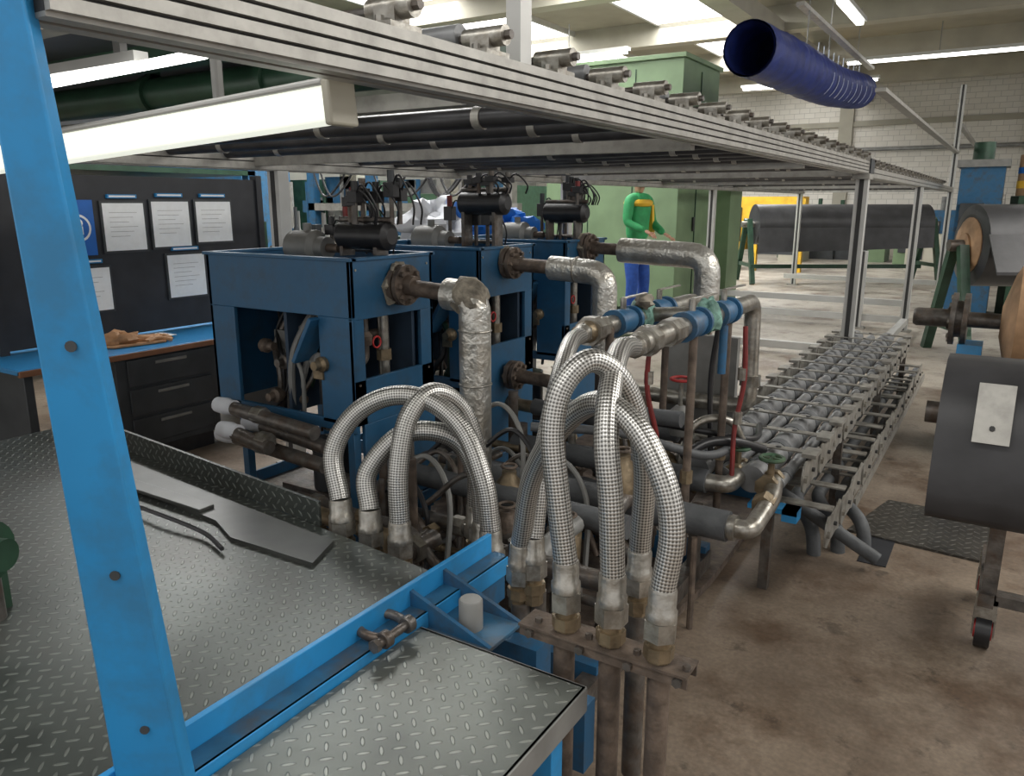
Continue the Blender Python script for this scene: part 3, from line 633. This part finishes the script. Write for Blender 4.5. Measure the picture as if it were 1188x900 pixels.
# background workshop stuff behind cabinets (left)
b=B('workbench_clutter');random.seed(21)
b.box(-7.2,-4.9,5.2,6.6,.85,.92,'grey')
for x in(-7.1,-5.0):
    for y in(5.3,6.5):b.box(x,x+.06,y,y+.06,0,.85,'grey')
for i in range(34):
    x=random.uniform(-7,-5.1);y=random.uniform(5.3,6.4);w=random.uniform(.05,.18);h=random.uniform(.1,.75);m=random.choice(['grey','beige','dgrey','dblue','paper','dgreen','steel','cardb','black'])
    if i%2:b.box(x,x+w,y,y+w,.92,.92+h*.7,m)
    else:b.rev((x,y,.92),(0,0,1),[(0,w*.5),(h*.6,w*.5),(h*.7,w*.2),(h,w*.2)],m,12)
b.done()
b=B('workshop_gantry');random.seed(3)
for x in(-8.5,-7.4,-6.2,-5.2):b.box(x,x+.12,8,8.12,0,2.6,'dblue' if x<-7 else 'alu')
for z in(1.0,1.5,2.1,2.5):b.box(-8.5,-5,8,8.1,z,z+.1,'alu' if z>1.2 else 'dgreen')
for i in range(22):
    x=random.uniform(-9,-5);z=random.uniform(.3,1.8);b.box(x,x+random.uniform(.15,.5),8.2,8.6,z,z+random.uniform(.08,.4),random.choice(['green','dgreen','grey','beige','dblue','white','black']))
for i in range(12):
    x=-9+i*.34;b.cyl((x,8.15,.2),(x,8.15,1.9),.03,random.choice(['alu','grey','dblue','dgreen']),10)
for i in range(8):
    x=random.uniform(-8.5,-5.2);b.tube([(x,8.0,2.2),(x+.3,7.95,1.7),(x+.6,8.0,1.9),(x+.8,8.0,2.3)],.015,'black',6)
b.done()
b=B('plastic_wrapped_parts')
for c,r2,m in(((-4.1,5.9,1.40),.26,'sign'),((-4.5,5.75,1.42),.24,'bag'),((-3.8,5.95,1.34),.2,'sign'),((-4.35,5.8,1.3),.25,'bag')):b.ball(c,r2,m,24,(1.3,.8,.8),.9,16)
b.box(-4.9,-3.6,5.5,6.2,1.12,1.2,'dgrey')
for x in(-4.85,-3.7):
    for y in(5.55,6.1):b.box(x,x+.06,y,y+.06,0,1.12,'dgrey')
b.box(-4.8,-3.7,5.6,6.1,.3,.9,'grey');b.done()
b=B('parts_rack')
for x in(-9.5,-7.4):b.box(x,x+.1,3.0,3.1,0,3,'dblue')
for x in(-9.5,-7.4):b.box(x,x+.1,6.0,6.1,0,3,'dblue')
for z in(.5,1.2,1.9,2.6):
    b.box(-9.5,-7.3,3,6.1,z,z+.05,'dgreen')
    for i in range(5):
        x=-9.3+i*.4;h=random.uniform(.2,.55);b.box(x,x+.33,3.2,3.2+random.uniform(.5,2.4),z+.05,z+.05+h,random.choice(['grey','dgrey','beige','dblue','cardb','dgreen']))
b.done()
# ------------------------------------------------------------------ green cabinet
b=B('green_control_cabinet',.01)
b.box(-6.1,-4.0,10.6,12.1,.1,3.5,'green');b.box(-5.9,-4.2,10.7,12,0,.1,'dgreen')
for x in(-5.4,-4.7):b.box(x,x+.015,10.59,10.6,.2,3.4,'dgreen')
b.box(-4.001,-3.985,11.3,11.32,.2,3.4,'dgreen');b.box(-6.14,-3.96,10.56,12.14,3.5,3.56,'green')
for z in(1.2,2.4):b.box(-3.99,-3.97,11.2,11.26,z,z+.2,'black')
b.box(-5.3,-4.8,10.585,10.6,2.6,2.62,'dgreen')
for i in range(8):b.box(-5.95,-5.55,10.585,10.6,2.8+i*.05,2.82+i*.05,'dgreen')
b.box(-4.1,-3.75,12.2,12.8,0,2.0,'green');b.done()
# ------------------------------------------------------------------ blue duct
b=B('flexible_blue_duct')
Y0,Y1=8.6,15.2
def ductp(t):return V((-2.55+.05*math.sin(t*6),Y0+(Y1-Y0)*t,3.16+.32*t-.07*math.sin(t*math.pi)))
b.tube([ductp(i/90) for i in range(91)],lambda t:.28+(.015*math.sin(t*170) if t>.12 else 0)+.012*noise.noise(V((t*14,0,3))),'duct',24,lin=True,caps=False)
b.tube([ductp(i/10*.3) for i in range(11)],.258,'duct',24,lin=True,caps=False)
for i in range(9):
    p=ductp(.42+i*.065)
    b.cyl(p+V((.06,0,.25)),p+V((.06,0,.42)),.008,'ring',6);b.torus(p,(0,1,0),.29,.005,'ring',12,6,-.1,.9)
b.box(-2.6,-2.5,Y0+2,Y1+1,3.95,4.0,'alu')
for t in(.35,.6,.95):
    p=ductp(t);b.cyl(p+V((0,0,.28)),(p.x,p.y,4.75),.008,'grey',6)
b.done()
# ------------------------------------------------------------------ roll on stand (far)
b=B('belt_roll_on_stand')
p0=V((-4.5,16.3,1.18));p1=V((-1.55,18.2,1.18));d=(p1-p0).normalized()
b.rev(p0,d,[(0,.36),(.005,.40),((p1-p0).length-.005,.40),((p1-p0).length,.36)],'rubber',28)
b.rev(p0-d*.25,d,[(0,.06),((p1-p0).length+.5,.06)],'steel',14)
n=V((-d.y,d.x,0))
b.poly([p0-n*.39+V((0,0,0)),p0-n*.43-V((0,0,.55)),p1-n*.43-V((0,0,.45)),p1-n*.39],n*.02,'rubber')
for q in(p0-d*.12,p1+d*.12):
    for s in(-.5,.5):b.bar(q+n*s*1.1-V((0,0,1.16)),q+n*s*.2+V((0,0,.1)),.09,.09,'dgreen')
    b.bar(q-n*.5-V((0,0,.8)),q+n*.5-V((0,0,.8)),.07,.07,'dgreen')
b.bar(p0-V((0,0,.85)),p1-V((0,0,.85)),.08,.08,'dgreen');b.done()
b=B('yellow_machine_guard');
b.box(-6.4,-5.5,19.2,19.9,.5,1.75,'yellow');b.box(-6.3,-5.6,19.15,19.2,.7,1.5,'black')
b.poly([(-5.5,19.2,1.75),(-4.2,19.2,1.75),(-4.2,19.2,1.5),(-5.5,19.2,1.2)],(0,.6,0),'yellow')
b.box(-5.4,-4.3,19.3,19.8,.4,1.2,'dgrey')
for x in(-6.4,-5.3,-4.25):b.box(x,x+.1,19.2,19.35,0,1.7,'yellow')
b.done()
# ------------------------------------------------------------------ right side shaft
b=B('roller_with_shaft')
y=5.85;z=.86
b.rev((-.50,y,z),(1,0,0),[(0,.05),(.02,.06),(.20,.06),(.20,.075),(.24,.075),(.24,.05),(.60,.05)],'dsteel',20)
b.rev((-.28,y,z),(1,0,0),[(0,.17),(.03,.17),(.03,.12),(.07,.12),(.07,.17),(.10,.17)],'dsteel',24)
for i in range(8):
    a=i*math.pi/4;bolt(b,(-.28,y+math.cos(a)*.14,z+math.sin(a)*.14),(-1,0,0),.016,'steel')
b.rev((.0,y,z),(1,0,0),[(0,.10),(.05,.30),(.08,.36),(1.9,.36)],'cardb',26)
b.poly([(-.22,y-.12,z-.15),(-.22,y+.12,z-.15),(-.22,y+.18,.45),(-.22,y-.18,.45)],(.14,0,0),'blue')
b.box(-.25,2.0,y-.3,y+.3,.30,.45,'dblue')
for x in(-.2,1.8):
    for yy in(y-.28,y+.2):b.box(x,x+.08,yy,yy+.08,0,.3,'dblue')
b.rev((.45,y-.25,.5),(1,0,0),[(0,.12),(1.2,.12)],'rubber',20)
b.done()
# belt draped over a roller on a castored trolley
b=B('belt_trolley')
y=3.12
prof=[(3.32,.62),(3.36,.80),(3.34,.94),(3.27,1.03),(3.17,1.075),(3.07,1.07),(2.99,1.035),(2.93,.965),(2.885,.87),(2.855,.76),(2.84,.65),(2.845,.585),(2.88,.55),(2.96,.54),(3.15,.55)]
b.poly([(-.14,yy,zz) for yy,zz in prof],(1.5,0,0),'rubber',True)
b.rev((-.19,3.13,.86),(1,.0,0),[(0,.04),(.06,.04)],'dsteel',16)
c=V((.02,2.895,.93));dv=V((0,-.078,-.165)).normalized();nv=V((0,dv.z,-dv.y)).normalized()
if nv.y>0:nv=-nv
R=Matrix((V((1,0,0)),dv,nv)).transposed()
b.obox(c+nv*.012,(.105,.20,.006),'alu',R)
b.rev(c+nv*.015+dv*.05,nv,[(0,.009),(.006,.009)],'alud',8)
for x in(.06,1.2):
    b.box(x,x+.05,y-.03,y+.03,.2,.57,'dsteel');b.bar((x+.02,y-.05,.2),(x+.02,y+.45,.2),.05,.05,'dsteel');b.bar((x+.02,y+.25,.2),(x+.02,y,.5),.03,.03,'dsteel')
    for yy in(y+.0,y+.40):
        b.box(x-.01,x+.06,yy-.03,yy+.03,.12,.2,'steel');b.cyl((x+.0,yy,.065),(x+.05,yy,.065),.065,'black',20);b.cyl((x-.005,yy,.065),(x+.055,yy,.065),.035,'redb',16)
        b.box(x-.012,x-.006,yy-.025,yy+.025,.05,.15,'steel');b.box(x+.056,x+.062,yy-.025,yy+.025,.05,.15,'steel')
b.box(.1,1.25,y-.03,y+.03,.18,.22,'dsteel')
b.done()
b=B('belt_roller_on_frame')
c=V((-.38,9.5,1.17));d=V((.9,.44,0)).normalized()
b.rev(c,d,[(0,.32),(.02,.42),(2.2,.42)],'rubber',30)
b.rev(c-d*.06,d,[(0,.13),(.02,.13),(.02,.24),(.05,.29),(.08,.29)],'cardb',24);b.rev(c-d*.2,d,[(0,.06),(.25,.06)],'dsteel',14)
n=V((-d.y,d.x,0))
b.poly([c-n*.40+V((0,0,.1)),c-n*.66-V((0,0,.25)),c-n*.66-V((0,0,.25))+d*2,c-n*.40+V((0,0,.1))+d*2],(0,0,.03),'rubber')
for t in(-.1,1.8):
    q=c+d*t
    for s in(-.5,.5):b.bar(q+n*s-V((0,0,1.17)),q+n*s*.2,.09,.09,'dgreen')
    b.bar(q-n*.45-V((0,0,.85)),q+n*.45-V((0,0,.85)),.07,.07,'dgreen')
b.done()
b=B('blue_machine_column')
b.box(-.75,-.2,13.2,13.8,0,2.1,'dblue');b.box(-.8,-.15,13.15,13.85,2.1,2.2,'grey');b.cyl((-.5,13.5,2.2),(-.5,13.5,2.45),.14,'dgreen',16)
b.box(-.7,-.4,13.1,13.2,.9,1.6,'dgrey');b.box(-.1,1.6,13.6,14.4,0,1.7,'dgreen');b.cyl((.25,13.3,1.7),(.25,13.3,2.25),.3,'cardb',20);b.cyl((.25,13.3,1.8),(.25,13.3,1.9),.305,'yellow',20);b.cyl((.25,13.3,2.0),(.25,13.3,2.08),.305,'sign',20)
b.box(-.0,.5,13.0,13.6,0,1.7,'dgreen');b.done()
b=B('far_machinery');random.seed(8)
for i in range(30):
    x=random.uniform(-14,0);w=random.uniform(.3,1.2);h=random.uniform(.6,1.9);y=random.uniform(21,24.5)
    b.box(x,x+w,y,y+1,0,h,random.choice(['dgreen','grey','dblue','green','beige','dgrey']));b.box(x+.1,x+w*.5,y-.02,y,h*.3,h*.8,'dgrey')
    b.cyl((x+w*.5,y+.3,h),(x+w*.5,y+.3,h+random.uniform(.1,.5)),.06,random.choice(['grey','steel','dgreen']),10)
b.box(-15.9,-9.8,10,20,0,2.0,'dgreen');b.box(-14,-10.5,8.5,9.5,0,2.7,'dblue')
b.done()
# ------------------------------------------------------------------ person
px,py,pz=-3.70,8.55,.22
root=bpy.data.objects.new('worker',None);scene.collection.objects.link(root);root.location=(px,py,pz);root.rotation_euler=(0,0,math.radians(75))
b=B('work_step',.005);b.box(px-.5,px+.5,py-.4,py+.4,.17,.22,'fplate')
for sx in(-.45,.4):
    for sy in(-.35,.3):b.box(px+sx,px+sx+.05,py+sy,py+sy+.05,0,.17,'grey')
b.done()
def skin(name,verts,edges,m,sub=2):
    me=bpy.data.meshes.new(name);me.from_pydata([(v[0],v[1],v[2]) for v in verts],edges,[]);me.materials.append(M[m])
    o=bpy.data.objects.new(name,me);scene.collection.objects.link(o);o.parent=root
    s=o.modifiers.new('s','SKIN');s.use_smooth_shade=True
    for i,v in enumerate(verts):me.skin_vertices[0].data[i].radius=v[3]
    me.skin_vertices[0].data[0].use_root=True
    d=o.modifiers.new('d','SUBSURF');d.levels=sub;d.render_levels=sub
    return o
skin('jacket',[(0,0,.92,(.17,.13)),(0,0,1.12,(.16,.12)),(.01,0,1.32,(.18,.13)),(.01,0,1.44,(.11,.09)),(.01,0,1.50,(.06,.06)),
 (.18,.0,1.42,(.07,.07)),(.23,-.03,1.16,(.055,.055)),(.18,-.24,1.04,(.042,.042)),(-.16,.0,1.42,(.07,.07)),(-.22,-.02,1.16,(.055,.055)),(-.17,-.24,1.08,(.042,.042))],
 [(0,1),(1,2),(2,3),(3,4),(3,5),(5,6),(6,7),(3,8),(8,9),(9,10)],'jack')
skin('trousers',[(0,0,.94,(.165,.12)),(.0,0,.86,(.15,.12)),(.10,0,.76,(.095,.095)),(.12,-.03,.48,(.075,.075)),(.13,.0,.08,(.06,.06)),(-.10,0,.76,(.095,.095)),(-.12,-.05,.48,(.075,.075)),(-.13,-.02,.08,(.06,.06))],
 [(0,1),(1,2),(2,3),(3,4),(1,5),(5,6),(6,7)],'jeans')
skin('head',[(.01,0,1.48,(.055,.055)),(.01,0,1.56,(.055,.055)),(.01,-.02,1.62,(.075,.085)),(.01,-.01,1.70,(.082,.098)),(.01,.0,1.75,(.06,.07)),(.01,-.12,1.64,(.014,.014))],[(0,1),(1,2),(2,3),(3,4),(2,5)],'skin')
skin('hair',[(.01,.03,1.66,(.08,.08)),(.01,.015,1.73,(.09,.10)),(.01,.0,1.77,(.07,.08))],[(0,1),(1,2)],'hair')
for s,c in((1,(.18,-.27,1.03)),(-1,(-.17,-.27,1.07))):
    vs=[(c[0],c[1]+.02,c[2]+.01,(.028,.02)),(c[0],c[1]-.04,c[2]-.02,(.038,.016)),(c[0],c[1]-.075,c[2]-.035,(.036,.014))];es=[(0,1),(1,2)]
    skin('palm',vs,es,'skin',1)
    for k in range(4):
        fx=c[0]-.03+.02*k;L3=(.05,.06,.065,.05)[k]
        skin('finger_%d'%k,[(fx,c[1]-.075,c[2]-.035,(.009,.009)),(fx,c[1]-.075-L3*.5,c[2]-.05,(.0085,.0085)),(fx,c[1]-.075-L3*.8,c[2]-.05-L3*.4,(.007,.007))],[(0,1),(1,2)],'skin',1)
    skin('thumb',[(c[0]-s*.03,c[1]-.03,c[2]-.01,(.01,.01)),(c[0]-s*.055,c[1]-.06,c[2]-.02,(.009,.009)),(c[0]-s*.05,c[1]-.085,c[2]-.035,(.008,.008))],[(0,1),(1,2)],'skin',1)
b=B('shoes_and_trim')
for sx in(.13,-.13):b.ball((sx,-.05,.045),.06,'black',12,(.8,2.0,.75))
b.torus((0,0,1.38),(0,0,1),.13,.04,'yellow',20,8);b.bar((.17,-.06,1.36),(.20,-.06,1.0),.05,.04,'yellow')
for ex in(-.03,.03):b.ball((.01+ex,-.098,1.675),.011,'paper')
b.box(-.02,.04,-.105,-.098,1.59,1.6,'redb')
for ex in(-.085,.085):b.ball((.01+ex,0,1.66),.025,'skin',8,(.4,.8,1))
b.done(root)
# ------------------------------------------------------------------ lights
def area(name,loc,rot,sx,sy,e,col=(1,1,1)):
    l=bpy.data.lights.new(name,'AREA');l.shape='RECTANGLE';l.size=sx;l.size_y=sy;l.energy=e;l.color=col
    o=bpy.data.objects.new(name,l);scene.collection.objects.link(o);o.location=loc;o.rotation_euler=rot;return o
area('skylight_and_fill_lamp',(-9.6,13,5.05),(0,0,0),1.7,18,950,(1,.99,.97))
area('skylight_and_fill_lamp',(-5.75,13,5.05),(0,0,0),1.7,18,950,(1,.99,.97))
area('skylight_and_fill_lamp',(3.5,7,4.55),(0,math.radians(15),0),2.5,12,640,(1,.975,.93))  # area lamp on the right, no skylight panel modelled above it
area('skylight_and_fill_lamp',(-2,-1.5,4.55),(math.radians(-15),0,0),6,2.5,220,(1,.99,.96))  # added fill lamp above the camera side, no skylight there
w=bpy.data.worlds.new('w');scene.world=w;w.use_nodes=True;w.node_tree.nodes['Background'].inputs[0].default_value=(1,.98,.96,1);w.node_tree.nodes['Background'].inputs[1].default_value=.95
try:scene.view_settings.view_transform='Standard'
except Exception:pass
# ------------------------------------------------------------------ camera
c=bpy.data.cameras.new('camera');c.lens=27.27;c.sensor_width=36;c.clip_start=.05
o=bpy.data.objects.new('camera',c);o.location=(0,0,1.6);o.rotation_euler=(math.radians(90-13.4),0,math.radians(32.4));scene.collection.objects.link(o);scene.camera=o
